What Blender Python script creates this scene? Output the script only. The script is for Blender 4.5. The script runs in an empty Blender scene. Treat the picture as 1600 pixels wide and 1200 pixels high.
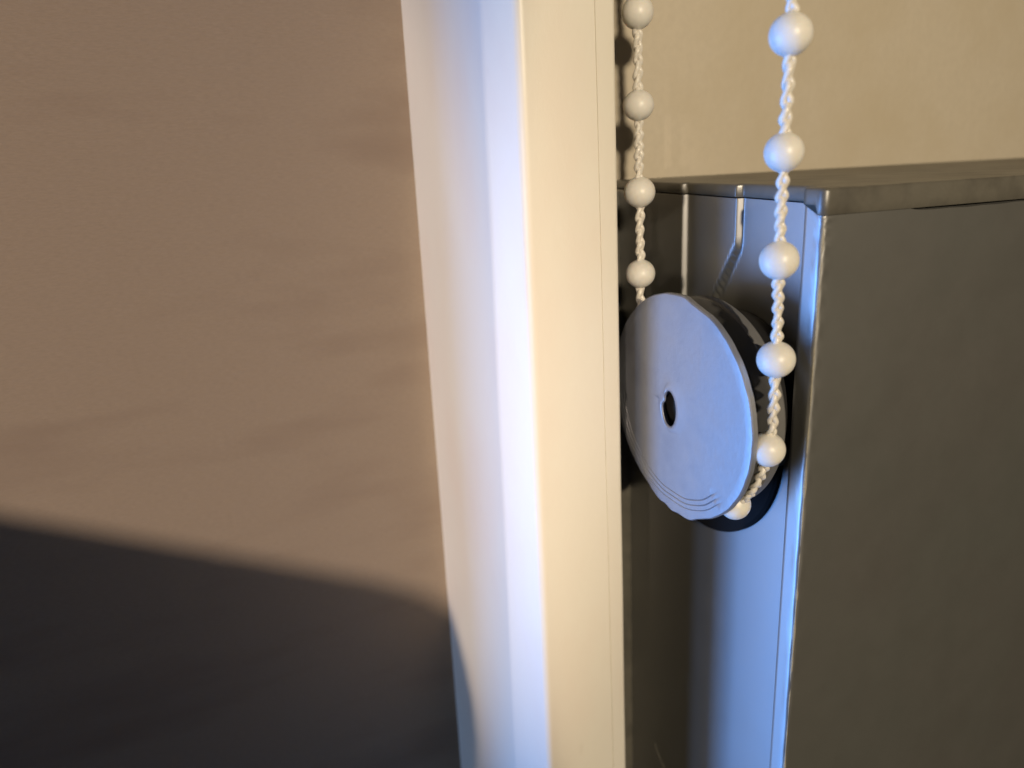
import bpy, bmesh, math, random
from mathutils import Vector, Matrix
random.seed(7)
SC = bpy.context.scene
COL = SC.collection
# ------------------------------------------------------------------ camera
HD, PT, RO = math.radians(23), math.radians(18.4), math.radians(3.34)
f0 = Vector((math.sin(HD), math.cos(HD), 0)); r0 = Vector((math.cos(HD), -math.sin(HD), 0)); zz = Vector((0, 0, 1))
fw = f0*math.cos(PT) - zz*math.sin(PT); u0 = f0*math.sin(PT) + zz*math.cos(PT)
rt = r0*math.cos(RO) - u0*math.sin(RO); up = u0*math.cos(RO) + r0*math.sin(RO)
cd = bpy.data.cameras.new('camera'); cam = bpy.data.objects.new('camera', cd); COL.objects.link(cam)
M = Matrix.Identity(4)
for i in range(3):
    M[i][0], M[i][1], M[i][2] = rt[i], up[i], -fw[i]
cam.matrix_world = M
cd.sensor_width = 36; cd.lens = 36*1200/1600
cd.clip_start = .002; cd.clip_end = 20
cd.dof.use_dof = True; cd.dof.focus_distance = .097; cd.dof.aperture_fstop = 20
SC.camera = cam
# ------------------------------------------------------------------ world + lamps
w = bpy.data.worlds.new('World'); SC.world = w; w.use_nodes = True
bg = w.node_tree.nodes['Background']; bg.inputs[0].default_value = (1.0, .80, .62, 1); bg.inputs[1].default_value = .024
SC.view_settings.view_transform = 'Standard'; SC.view_settings.look = 'None'
SC.view_settings.exposure = 0; SC.view_settings.gamma = 1
def lamp(name, loc, aim, sx, sy, energy, color):
    l = bpy.data.lights.new(name, 'AREA'); l.shape = 'RECTANGLE'; l.size = sx; l.size_y = sy
    l.energy = energy; l.color = color
    o = bpy.data.objects.new(name, l); COL.objects.link(o); o.location = loc
    o.rotation_euler = (Vector(aim) - Vector(loc)).to_track_quat('-Z', 'Y').to_euler()
    return o
def spot(name, loc, aim, half, blend, radius, energy, color):
    l = bpy.data.lights.new(name, 'SPOT'); l.spot_size = math.radians(2*half); l.spot_blend = blend
    l.shadow_soft_size = radius; l.energy = energy; l.color = color
    o = bpy.data.objects.new(name, l); COL.objects.link(o); o.location = loc
    o.rotation_euler = (Vector(aim) - Vector(loc)).to_track_quat('-Z', 'Y').to_euler()
    return o
LT = Vector((.707, .707, -.03)).normalized()               # travel of the table lamp's light
LP = Vector((.02, .12, -.05)) - LT*1.2
spot('table_lamp', LP, (-.05, .125, -.04), 4.9, .16, .015, 47, (1, .80, .64))
spot('reading_lamp', (-.004, -.29, .085), (.632, .21, -.10), 45, .045, .005, 5.4, (1, .83, .60))
lamp('window_light', (-.62, .315, -.27), (.06, .078, -.045), .24, .52, 9, (.15, .39, 1))
lamp('blue_fill', (-.50, .072, -.12), (.05, .085, -.04), .08, .45, 1.0, (.35, .55, 1))  # added weak fill spreading blue over the frame side, not a second window

# ------------------------------------------------------------------ helpers
def link(name, bm, mat, parent=None, smooth=False, autos=None):
    me = bpy.data.meshes.new(name); bmesh.ops.recalc_face_normals(bm, faces=bm.faces)
    bm.to_mesh(me); bm.free()
    o = bpy.data.objects.new(name, me); COL.objects.link(o)
    if mat: me.materials.append(mat)
    if parent: o.parent = parent
    if smooth:
        for p in me.polygons: p.use_smooth = True
        if autos is not None:
            try:
                me.set_sharp_from_angle(angle=math.radians(autos))
            except Exception: pass
    return o
def thing(name, label, cat, group=None, loc=(0, 0, 0)):
    o = bpy.data.objects.new(name, None); o.empty_display_size = .005; COL.objects.link(o); o.location = loc
    tag(o, label, cat, group); return o
def tag(o, label, cat, group=None, kind=None):
    o['label'] = label; o['category'] = cat
    if group: o['group'] = group
    if kind: o['kind'] = kind
def mat(name, base, rough=.5, metal=0, spec=.5, n1=(400, .1), bump=(2500, .0), tint2=None, tscale=60, tfac=(.4, .7),
        speck=None, coat=0, sss=0, stretch=(1, 1, 1), roughvar=0, spk=900, ior=1.5):
    m = bpy.data.materials.new(name); m.use_nodes = True
    nt = m.node_tree; N = nt.nodes; L = nt.links
    b = N['Principled BSDF']
    b.inputs['Roughness'].default_value = rough; b.inputs['Metallic'].default_value = metal
    b.inputs['Specular IOR Level'].default_value = spec
    b.inputs['IOR'].default_value = ior
    b.inputs['Coat Weight'].default_value = coat; b.inputs['Coat Roughness'].default_value = .15
    if sss:
        b.inputs['Subsurface Weight'].default_value = sss; b.inputs['Subsurface Radius'].default_value = (.002, .0016, .0012)
        b.inputs['Subsurface Scale'].default_value = .6
    tc = N.new('ShaderNodeTexCoord'); mp = N.new('ShaderNodeMapping'); mp.inputs['Scale'].default_value = stretch
    L.new(tc.outputs['Object'], mp.inputs[0])
    def noise(s, det=4, rg=.6):
        n = N.new('ShaderNodeTexNoise'); n.inputs['Scale'].default_value = s; n.inputs['Detail'].default_value = det
        n.inputs['Roughness'].default_value = rg; L.new(mp.outputs[0], n.inputs['Vector']); return n
    def ramp(src, a, b2):
        r = N.new('ShaderNodeMapRange'); r.inputs[1].default_value = a; r.inputs[2].default_value = b2
        L.new(src, r.inputs[0]); return r.outputs[0]
    def mix(fac, A, B):
        x = N.new('ShaderNodeMix'); x.data_type = 'RGBA'
        for s, v in ((6, A), (7, B)):
            if isinstance(v, tuple): x.inputs[s].default_value = (*v, 1)
            else: L.new(v, x.inputs[s])
        if isinstance(fac, float): x.inputs[0].default_value = fac
        else: L.new(fac, x.inputs[0])
        return x.outputs[2]
    c = base
    k = n1[1]
    c = mix(noise(n1[0]).outputs[0], tuple(v*(1-k) for v in base), tuple(min(1, v*(1+k)) for v in base))
    if tint2: c = mix(ramp(noise(tscale, 3).outputs[0], *tfac), c, tint2)
    if speck:   # scattered dirt marks / pits
        v = N.new('ShaderNodeTexVoronoi'); v.inputs['Scale'].default_value = spk; L.new(mp.outputs[0], v.inputs['Vector'])
        s1 = ramp(v.outputs['Distance'], .13, .06)
        s2 = ramp(noise(spk*.35, 2).outputs[0], .60, .68)
        mu = N.new('ShaderNodeMath'); mu.operation = 'MULTIPLY'; L.new(s1, mu.inputs[0]); L.new(s2, mu.inputs[1])
        mu2 = N.new('ShaderNodeMath'); mu2.operation = 'MULTIPLY'; L.new(mu.outputs[0], mu2.inputs[0]); mu2.inputs[1].default_value = .6
        c = mix(mu2.outputs[0], c, speck)
    L.new(c, b.inputs['Base Color'])
    if roughvar:
        r = N.new('ShaderNodeMapRange'); r.inputs[1].default_value = .3; r.inputs[2].default_value = .7
        r.inputs[3].default_value = rough-roughvar; r.inputs[4].default_value = rough+roughvar
        L.new(noise(150, 3).outputs[0], r.inputs[0]); L.new(r.outputs[0], b.inputs['Roughness'])
    if bump[1]:
        bp = N.new('ShaderNodeBump'); bp.inputs['Strength'].default_value = bump[1]; bp.inputs['Distance'].default_value = .0001
        L.new(noise(bump[0], 5).outputs[0], bp.inputs['Height']); L.new(bp.outputs[0], b.inputs['Normal'])
    return m
MT = dict(
    cream=mat('cream_paint', (.80, .76, .66), .38, spec=.5, n1=(1500, .015), bump=(1800, .25), tint2=(.78, .70, .60), tscale=70, tfac=(.45, .8), speck=(.45, .38, .30), spk=170, stretch=(1, 1, .45)),
    wall=mat('cream_wall_paint', (.57, .51, .405), .75, n1=(900, .07), bump=(700, 1.0), tint2=(.54, .475, .36), tscale=60, speck=(.25, .2, .14), spk=110),
    brown=mat('brown_paint', (.315, .250, .186), .85, n1=(2600, .16), bump=(1100, .7), tint2=(.262, .200, .148), tscale=45, tfac=(.50, .72), stretch=(.4, 1, 1.7)),
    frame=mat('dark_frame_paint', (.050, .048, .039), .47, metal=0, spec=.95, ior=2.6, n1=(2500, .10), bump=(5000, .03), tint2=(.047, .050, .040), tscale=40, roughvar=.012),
    matte=mat('wheel_shadow_black', (.010, .010, .011), .85, spec=.15, n1=(900, .1)),  # shade as colour, for the disc behind the wheel
    worn=mat('worn_paint', (.33, .31, .25), .45, n1=(3000, .4), bump=(3500, .6)),
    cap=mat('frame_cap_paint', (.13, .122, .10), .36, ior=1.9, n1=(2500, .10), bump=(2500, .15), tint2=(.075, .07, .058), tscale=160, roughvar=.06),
    flange=mat('grey_plastic', (.17, .18, .205), .46, spec=.95, ior=2.1, n1=(1200, .08), bump=(1400, .28), tint2=(.09, .095, .115), tscale=150, tfac=(.47, .75), roughvar=.05),
    inner=mat('shaded_grey_plastic', (.14, .14, .14), .5, n1=(900, .1), bump=(900, .3)),
    bead=mat('bead_plastic', (.78, .76, .70), .38, n1=(900, .06), bump=(1800, .35), sss=.35),
    cord=mat('cord_nylon', (.80, .75, .66), .24, n1=(2500, .08), bump=(5000, .3), sss=.2),
    black=mat('black_plastic', (.015, .015, .016), .4, n1=(900, .1)),
    metal=mat('screw_metal', (.35, .34, .33), .35, metal=.9, n1=(900, .1)),
)
# ------------------------------------------------------------------ cream wall behind
def sheet(x0, x1, y0, y1, z0, z1):
    bm = bmesh.new(); bmesh.ops.create_cube(bm, size=1)
    for v in bm.verts:
        v.co = Vector((x0 if v.co.x < 0 else x1, y0 if v.co.y < 0 else y1, z0 if v.co.z < 0 else z1))
    return bm
o = link('wall', sheet(.047, .60, .108, .128, -.40, .25), MT['wall']); 
tag(o, 'matt cream painted wall behind the two hanging bead chains', 'wall', kind='structure')
bm = sheet(-.053, .046, .125, .150, -.40, .25)
bmesh.ops.bevel(bm, geom=bm.edges[:], offset=.001, segments=3, affect='EDGES')
o = link('brown_panel', bm, MT['brown'])
tag(o, 'flat matt brown panel with a dark rounded shadow across its bottom', 'panel')
# ------------------------------------------------------------------ cream post
def loft(A, B, zA, zB, zt, zb, n=60, wob=0):
    bm = bmesh.new(); rows = []
    for i in range(n+1):
        z = zt + (zb-zt)*i/n; t = (z-zA)/(zB-zA)
        rows.append([bm.verts.new((a[0]+(b[0]-a[0])*t + wob*math.sin(z*130+a[1]*900), a[1]+(b[1]-a[1])*t + wob*math.sin(z*210+a[0]*700), z)) for a, b in zip(A, B)])
    m = len(A)
    for i in range(n):
        for j in range(m):
            bm.faces.new((rows[i][j], rows[i][(j+1) % m], rows[i+1][(j+1) % m], rows[i+1][j]))
    bm.faces.new(rows[0]); bm.faces.new(rows[-1][::-1])
    return bm
def rounded(pts, r, seg=4):
    out = []; n = len(pts)
    for i, p in enumerate(pts):
        p = Vector(p); rr = r[i]
        if rr == 0: out.append(tuple(p)); continue
        a = Vector(pts[i-1]); b = Vector(pts[(i+1) % n])
        da = (a-p).normalized(); db = (b-p).normalized()
        s, e = p+da*rr, p+db*rr
        for k in range(seg+1):
            t = k/seg; q = s*(1-t)**2 + p*2*t*(1-t) + e*t*t; out.append(tuple(q))
    return out
rr = [0, .0007, .0010, 0, 0, 0, .0005, 0, 0]
PA = [(0.03830, 0.14500), (0.03827, 0.09308), (0.04066, 0.08788), (0.05080, 0.08788), (0.05086, 0.08805), (0.05091, 0.08788), (0.05366, 0.08798), (0.05418, 0.08965), (0.05418, 0.14500)]
PB = [(0.03600, 0.14500), (0.03744, 0.09630), (0.03994, 0.08788), (0.05153, 0.08788), (0.05158, 0.08805), (0.05164, 0.08788), (0.05408, 0.08798), (0.05460, 0.08965), (0.05460, 0.14500)]
post = thing('painted_post', 'cream painted upright post with a pale bluish chamfered front edge', 'post', loc=(.044, .11, -.4))
o = link('post_body', loft(rounded(PA, rr), rounded(PB, rr), .014, -.1, .25, -.40, n=160, wob=.00002), MT['cream'], None, True, 24)
o.parent = post; o.location = -post.location
# ------------------------------------------------------------------ dark box frame
def ztop(x, y=.0635): return -.0086 - .03*(x-.064) + .0007*(1-(y-.0635)/.0445)
XW, XL, YF, YB = .0672, .0645, .0635, .1078
prof = []
def seg(a, b, n, ease=1):
    for i in range(n):
        t = (i/n)**ease; prof.append((a[0]+(b[0]-a[0])*t, a[1]+(b[1]-a[1])*t))
seg((XW, YB), (XW, .0672), 400)
seg((XW, .0672), (XW-.0004, .06695), 3)
seg((XW-.0004, .06695), (XL+.0004, .0666), 4)
seg((XL+.0004, .0666), (XL, .0662), 3)
seg((XL, .0662), (XL, YF+.0006), 5)
for k in range(7):
    a = math.pi*(1 + .5*k/6); prof.append((XL+.0006+.0006*math.cos(a), YF+.0006+.0006*math.sin(a)))
seg((XL+.0008, YF), (.150, YF), 110)
seg((.150, YF), (.50, YF), 10)
prof.append((.50, YF)); prof.append((.50, YB))
def sm(a, b, x):
    t = max(0, min(1, (x-a)/(b-a))); return t*t*(3-2*t)
def disp(x, y, z):
    """inward displacement for the moulded recess on the channel side"""
    dx = 0
    if abs(x-XW) < 1e-6:
        if z > -.016: yr = .0796
        else: yr = .0796 + (-.016-z)/.007*.0039
        e = sm(-.035, -.028, z)
        dx = -(.0009*sm(yr-.0003, yr+.0003, y) + .0008*sm(.0897, .0903, y))*e
    return dx
hs = lambda x, y: .0012+.0007*(1-(y-.0635)/.0445) if y > YF+.001 else .0029
def sweep(zf, n, off=0, close_top=False, rnd=None):
    bm = bmesh.new(); rows = []
    nrm = []
    for i, (x, y) in enumerate(prof):
        a = Vector(prof[max(0, i-1)]); b = Vector(prof[min(len(prof)-1, i+1)])
        d = (b-a).normalized(); nrm.append(Vector((d.y, -d.x)) if True else None)
    for k in range(n+1):
        row = []
        for i, (x, y) in enumerate(prof):
            z = zf(x, y, k); nx, ny = nrm[i]
            if i > len(prof)-3: nx = ny = 0
            dx = disp(x, y, z)
            jit = off + (rnd(x, y, k) if rnd else 0)
            row.append(bm.verts.new((x + nx*jit + dx, y + ny*jit, z)))
        rows.append(row)
    for k in range(n):
        for i in range(len(prof)-1):
            bm.faces.new((rows[k][i], rows[k][i+1], rows[k+1][i+1], rows[k+1][i]))
        bm.faces.new((rows[k][-1], rows[k][0], rows[k+1][0], rows[k+1][-1]))
    bm.faces.new(rows[0]); bm.faces.new(rows[-1])
    return bm
# normal check: along the side (heading -Y) d=(0,-1) -> n=(-1,0) outward; along the front d=(1,0) -> n=(0,-1) outward
def gap(x, y):
    if y > YF+.001: return .00016
    return .00003 + .00030*sm(.0775, .0790, x)*(1+.15*math.sin(x*300)+.10*math.sin(x*1100))
NB = 150
def zbody(x, y, k):
    zt = ztop(x, y) - hs(x, y) - gap(x, y)
    t = k/NB
    return zt + (-.40-zt)*(t**1.8)
box = thing('frame_box', 'dark grey painted box frame to the right of the round pulley', 'window frame', loc=(.28, .085, -.40))
def put(o, p): o.parent = p; o.location = -p.location; return o
def edgewear(x, y, k):
    if abs(x-XL) < .0012 and y < .0645:
        return .00003*math.sin(k*1.7+x*9000)+.00003*math.sin(k*.61)
    return 0
put(link('frame_body', sweep(zbody, NB, rnd=edgewear), MT['frame'], None, True, 50), box)
CR = [0, .00012, .0003, 1.0]
def zcap(x, y, k):
    h = hs(x, y); zt = ztop(x, y); return [zt, zt-.00012, zt-.00035, zt-h*.6, zt-h+.0001, zt-h][k]
def capr(x, y, k): return [-.0003, -.0001, .0, .0, .0, -.0001][k] + (.00005*math.sin(x*1300)+.00004*math.sin(x*3100+1) if y < YF+.0005 and k < 3 else 0)
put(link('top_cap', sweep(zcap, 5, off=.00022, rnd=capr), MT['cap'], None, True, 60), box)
def strip(pts, nrm, side, wid, name, m_, parent):
    """thin raised strip (a chip line, a scratch) following pts"""
    bm = bmesh.new(); prev = None; nrm = Vector(nrm).normalized(); side = Vector(side).normalized()
    for p, w_ in zip(pts, wid):
        p = Vector(p)
        row = [bm.verts.new(p - side*w_ - nrm*.00004), bm.verts.new(p - side*w_*.6 + nrm*.00003), bm.verts.new(p + side*w_*.6 + nrm*.00003), bm.verts.new(p + side*w_ - nrm*.00004)]
        if prev:
            for j in range(3): bm.faces.new((prev[j], prev[j+1], row[j+1], row[j]))
        prev = row
    return put(link(name, bm, m_, parent, True), parent)
rw = random.Random(11)
cxn = XL+.0006; n_ = Vector((-.62, -.785, 0)).normalized()
P_, W_ = [], []
z = -.0124
while z > -.20:
    P_.append((cxn + n_.x*.0006, YF+.0006 + n_.y*.0006, z)); W_.append(max(.00003, .00011 + rw.uniform(-.00002, .00002) + .00004*math.sin(z*260) + .00003*math.sin(z*1150) + (.00006 if math.sin(z*420+1) > .93 else 0))); z -= .0005
strip(P_, n_, (n_.y, -n_.x, 0), W_, 'worn_edge', MT['worn'], box)
P_ = [(XW, .0987+.0004*math.sin(i*1.1)-.00055*i, -.1128-.00075*i) for i in range(14)]
strip(P_, (-1, 0, 0), (0, .8, .6), [.00003+.00005*math.sin(math.pi*i/13)*(.5+rw.random()) for i in range(14)], 'scratch', MT['worn'], box)
put(link('gap_shade_strip', sheet(.049, .0676, .1068, .1079, -.39, -.0105), MT['cap']), box)  # added dark strip standing in for the shaded gap beside the post
# ------------------------------------------------------------------ pulley wheel
CY, CZ, RW = .0786, -.0359, .0150
wheel = thing('pulley_wheel', 'grey round chain pulley with a keyhole slot, hung against the dark frame', 'pulley', loc=(.0592, CY, CZ))
def radial(sections, hole=None, na=160, wob=None, closeends=True):
    """sections: list of (x_offset, radius); hole: function angle->radius for sections with radius None"""
    bm = bmesh.new(); rows = []
    for si, (x, r) in enumerate(sections):
        row = []
        for i in range(na):
            a = 2*math.pi*i/na
            R = hole(a) if r is None else r
            if callable(R): R = R(a)
            oy, oz = (hole.c if (r is None) else (0, 0))
            if wob and r is not None: R += wob(a, x, r)
            row.append(bm.verts.new((x, oy + R*math.cos(a), oz + R*math.sin(a))))
        rows.append(row)
    for k in range(len(rows)-1):
        for i in range(na):
            bm.faces.new((rows[k][i], rows[k][(i+1) % na], rows[k+1][(i+1) % na], rows[k+1][i]))
    if closeends:
        bm.faces.new(rows[0]); bm.faces.new(rows[-1])
    return bm
def hole(a):   # kidney shaped slot: tall in z, bite on one side
    r = .00245*math.sqrt(1/((math.cos(a)/.62)**2 + (math.sin(a)/1.0)**2))
    # +Y is to the viewer's left; bite at upper left
    d = (a-math.radians(42)); d = (d+math.pi) % (2*math.pi)-math.pi
    return r*(1-.30*math.exp(-(d/.42)**2))
hole.c = (.0012, -.0006)
def hr(k):     # circle-ish ring around the hole offset by k
    return lambda a: hole(a)+k
def chip(a, x, r):
    if r < .0128: return 0
    d = 0
    for c, wd, h in ((-101, 7, .0005), (-88, 5, .00045), (-77, 5, .00042), (-70, 3.5, .0002), (108, 13, -.00025), (95, 5, .00016), (119, 5, .00012), (-20, 3, -.00008), (15, 5, -.00008), (50, 7, -.0001)):
        dd = (math.degrees(a)-c+180) % 360-180
        d += h*math.exp(-(dd/wd)**2)
    return d + .00002*math.sin(a*23)+.000015*math.sin(a*41+1)
X0 = -.0030
class RS: pass
def sec_off(x, rfun): return (x, rfun)
sections = []
bm = bmesh.new(); rows = []; na = 200
def ring(xf, rf, t):  # blend centre from hole centre to axis by t
    row = []
    for i in range(na):
        a = 2*math.pi*i/na; R = rf(a)
        row.append(bm.verts.new((xf(a) if callable(xf) else xf, hole.c[0]*(1-t)+R*math.cos(a), hole.c[1]*(1-t)+R*math.sin(a))))
    rows.append(row)
ring(X0+.0013, lambda a: hole(a)+.0011, 0)
ring(X0+.0004, lambda a: hole(a)+.0006, 0)
ring(X0+.0002, lambda a: hole(a), 0)
ring(X0+.00003, lambda a: hole(a)+.0001, 0)
ring(X0-.00004, lambda a: hole(a)+.00025, 0)
ring(X0-.00003, lambda a: hole(a)+.0006, .1)
ring(X0+.00004, lambda a: hole(a)*.6+.0019, .4)
def grv(c, a0, a1):
    def fx(a):
        d = math.degrees(a) % 360
        m = sm(a0-12, a0, d)*sm(a1+12, a1, d)
        return X0 + .0001 + .00009*m*c
    return fx
radii = [.0035, .005, .0065, .008, .0094, .0114]
for r_ in radii: ring(X0+.00004+.00006*(r_/.0114), (lambda r_: (lambda a: r_))(r_), 1)
for rr_, c in ((.01230, 0), (.01240, 1), (.01250, 0), (.01300, 0), (.01310, 1.1), (.01320, 0), (.01370, 0), (.01378, .9), (.01386, 0)):
    ring(grv(c, 232, 345), (lambda r_: (lambda a: r_ + (.00006*math.sin(a*9)+.00004*math.sin(a*17))))(rr_), 1)
rim = lambda k: (lambda a: RW-k+chip(a, 0, RW))
ring(X0+.00014, rim(.0005), 1)
ring(X0+.00018, rim(.00015), 1)
ring(X0+.00034, rim(.00001), 1)
ring(X0+.0009, rim(0), 1)
ring(X0+.0011, rim(.0002), 1)
ring(X0+.0012, rim(.0010), 1)
ring(X0+.0019, lambda a: .0105, 1)
ring(X0+.0019, lambda a: .004, 1)
for k in range(len(rows)-1):
    for i in range(na):
        bm.faces.new((rows[k][i], rows[k][(i+1) % na], rows[k+1][(i+1) % na], rows[k+1][i]))
link('front_flange', bm, MT['flange'], wheel, True, 35)
def rsm(s): return s
link('hub', radial([(-.0012, .0100), (-.0012, .0108), (-.0006, .0104), (.0004, .0104), (.0010, .0110), (.0013, .0110)]), MT['inner'], wheel, True, 40)
link('back_flange', radial([(.0013, .009), (.0013, .0132), (.0015, .0138), (.0018, .0140), (.0028, .0140), (.0031, .0138), (.0032, .012)]), MT['inner'], wheel, True, 30)
# mounting bracket between back flange and the frame
o = link('mounting_plate', radial([(.0034, .0100), (.0034, .0112), (.0037, .0115), (.0079, .0115)]), MT['black'], wheel, True, 30)
o = link('wheel_shadow_disc', radial([(0, .0155), (0, .0163), (.0003, .0167), (.0012, .0167)]), MT['matte'], wheel, True, 30)  # black disc in place of the wheel's cast shadow on the side wall
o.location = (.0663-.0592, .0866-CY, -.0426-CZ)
link('axle', radial([(X0+.0022, .0028), (.0036, .0028)], na=40), MT['black'], wheel, True, 30)
# ------------------------------------------------------------------ bead chain
XC = .0590; RC = .0134; YL, YR = CY+RC-.0013, CY-RC-.0016
# path: down the right strand, round the wheel bottom... and up the left strand
path = []
def addp(y, z, x=XC): path.append(Vector((x, y, z)))
for i in range(90):
    z = .085 + (CZ-.085)*i/90
    addp(YR + .0007*sm(-.03, .03, z), z, XC + .00015*math.sin(z*160))
for i in range(61):
    a = math.pi + math.pi*i/60
    c = .5-.5*math.cos(math.pi*i/60)
    addp(CY + RC*math.cos(a) + (-.0012*(1-c) - .0010*c)*1, CZ + RC*math.sin(a), XC)
for i in range(1, 91):
    z = CZ + (.085-CZ)*i/90
    addp(YL + .0006*sm(-.03, .02, z), z, XC)
S = [0]
for a, b in zip(path, path[1:]): S.append(S[-1]+(b-a).length)
def at(s):
    lo, hi = 0, len(S)-1
    while hi-lo > 1:
        m_ = (lo+hi)//2
        if S[m_] <= s: lo = m_
        else: hi = m_
    t = (s-S[lo])/max(1e-9, S[hi]-S[lo]); return path[lo].lerp(path[hi], t), (path[hi]-path[lo]).normalized()
chain = thing('bead_chain', 'loop of white beads on a braided cord running round the grey pulley', 'bead chain', loc=(XC, CY, CZ-RC))
def frame_at(s):
    p, t = at(s); nx = Vector((1, 0, 0)); ny = t.cross(nx).normalized(); return p, t, nx, ny
bm = bmesh.new()
total = S[-1]; pitch = .0047; amp = .00031; tr_ = .00039
for k in range(3):
    prev = None; n = int(total/.00022); ph = 2*math.pi*k/3
    for i in range(n+1):
        s = total*i/n; p, t, nx, ny = frame_at(s)
        th = 2*math.pi*s/pitch + ph + .5*math.sin(s*190)+.3*math.sin(s*410+k)
        c = p + nx*(amp*math.sin(th)) + ny*(amp*.75*math.sin(2*th)*1.0)
        th2 = th + .08
        ring_ = []
        for q in range(6):
            b_ = 2*math.pi*q/6; ring_.append(bm.verts.new(c + (nx*math.cos(b_) + ny*math.sin(b_))*tr_*(1+.12*math.sin(s*2100+k*2)+.10*math.sin(s*870+k))))
        if prev:
            for q in range(6): bm.faces.new((prev[q], prev[(q+1) % 6], ring_[(q+1) % 6], ring_[q]))
        prev = ring_
put(link('cord', bm, MT['cord'], None, True), chain)
# beads
RB = .00206; sp = .0111
def bead_mesh():
    bm = bmesh.new(); bmesh.ops.create_uvsphere(bm, u_segments=40, v_segments=28, radius=RB)
    for v in bm.verts:   # small collars where the cord enters, faint mould seam
        h = v.co.z/RB
        rxy = math.hypot(v.co.x, v.co.y)
        if abs(h) > .93:
            kk = sm(.93, 1.0, abs(h)); v.co.z = math.copysign(RB*(abs(h)+.05*kk), v.co.z)
        if abs(v.co.y) < .0001 and rxy > .0005: v.co.x *= 1.008
    return bm
half = S[120]
def s_at_z(z, right):
    rng = range(0, 90) if right else range(len(path)-2, 150, -1)
    for i in rng:
        za, zb = path[i].z, path[i+1].z
        if (za-z)*(zb-z) <= 0: return S[i]+(S[i+1]-S[i])*(za-z)/(za-zb)
sr, sl = s_at_z(.0072, True), s_at_z(.0130, False)
spots_ = [sr+sp*i for i in range(-7, 9) if sr+sp*i < S[128]] + [sl-sp*i for i in range(-6, 9) if sl-sp*i > S[128]+.006]
first = True
rnd = random.Random(3)
for s in spots_:
    p, t, nx, ny = frame_at(s)
    if first:
        b = link('bead', bead_mesh(), MT['bead'], None, True); first = False; proto = b
    else:
        b = proto.copy(); COL.objects.link(b)
    b.parent = chain
    q = t.to_track_quat('Z', 'Y').to_matrix() @ Matrix.Rotation(rnd.uniform(0, 6), 3, 'Z')
    b.location = p - chain.location; b.rotation_euler = q.to_euler()
    k = rnd.uniform(.97, 1.03); b.scale = (k, k, k*rnd.uniform(.96, 1.0))
# ------------------------------------------------------------------ unseen slab (added outside the view to cast the rounded shadow)
HX = Vector((.707, -.707, 0)); TT = -.09                     # slab lies in the plane across the lamp's light
def on_slab(P):
    P = Vector(P); n = Vector((.707, .707, 0)); d = P - LP
    q = LP + d*((TT - LP.dot(n))/d.dot(n)); return q.dot(HX), q.z
c1 = on_slab((-.031, .125, -.0526)); c2 = on_slab((.0268, .125, -.0831)); c3 = on_slab((.036, .1165, -.0988)); c4 = on_slab((.036, .1135, -.1177))
print('SLAB', c1, c2, c3, c4)
ta = math.atan2(c2[1]-c1[1], c2[0]-c1[0])
PW, PH_, PR_ = .160, .110, .034
# top edge passes through c1..c2, right end just beyond c4
e1 = Vector((math.cos(ta), math.sin(ta))); e2 = Vector((math.sin(ta), -math.cos(ta)))
tip = Vector(c2) + e1*.031 - e2*.0018
cc = tip - e1*PW/2 + e2*PH_/2
pos = HX*cc.x + Vector((.707, .707, 0))*TT; pos.z = cc.y
ph = thing('shadow_slab', 'unseen dark slab left of the viewpoint, added to cast the rounded shadow on the brown panel', 'shadow caster', loc=pos)
def slab(wd, ht, th, r, y):
    bm = bmesh.new(); pts = []
    for cx, cz, a0 in ((wd/2-r, ht/2-r, 0), (-wd/2+r, ht/2-r, 90), (-wd/2+r, -ht/2+r, 180), (wd/2-r, -ht/2+r, 270)):
        for i in range(9):
            a = math.radians(a0+90*i/8); pts.append((cx+r*math.cos(a), cz+r*math.sin(a)))
    A = [bm.verts.new((x, y, z)) for x, z in pts]; B = [bm.verts.new((x, y+th, z)) for x, z in pts]
    bm.faces.new(A); bm.faces.new(B[::-1]); n = len(A)
    for i in range(n): bm.faces.new((A[i], A[(i+1) % n], B[(i+1) % n], B[i]))
    return bm
link('slab_body', slab(PW, PH_, .0078, PR_, 0), MT['black'], ph)
link('slab_face', slab(PW-.006, PH_-.006, .0003, PR_-.003, -.0004), MT['inner'], ph)
ph.rotation_euler = (Matrix.Rotation(math.radians(-45), 3, 'Z') @ Matrix.Rotation(-ta, 3, 'Y')).to_euler()
# ------------------------------------------------------------------ render settings
SC.render.engine = 'CYCLES'
SC.cycles.max_bounces = 8
SC.cycles.caustics_reflective = False
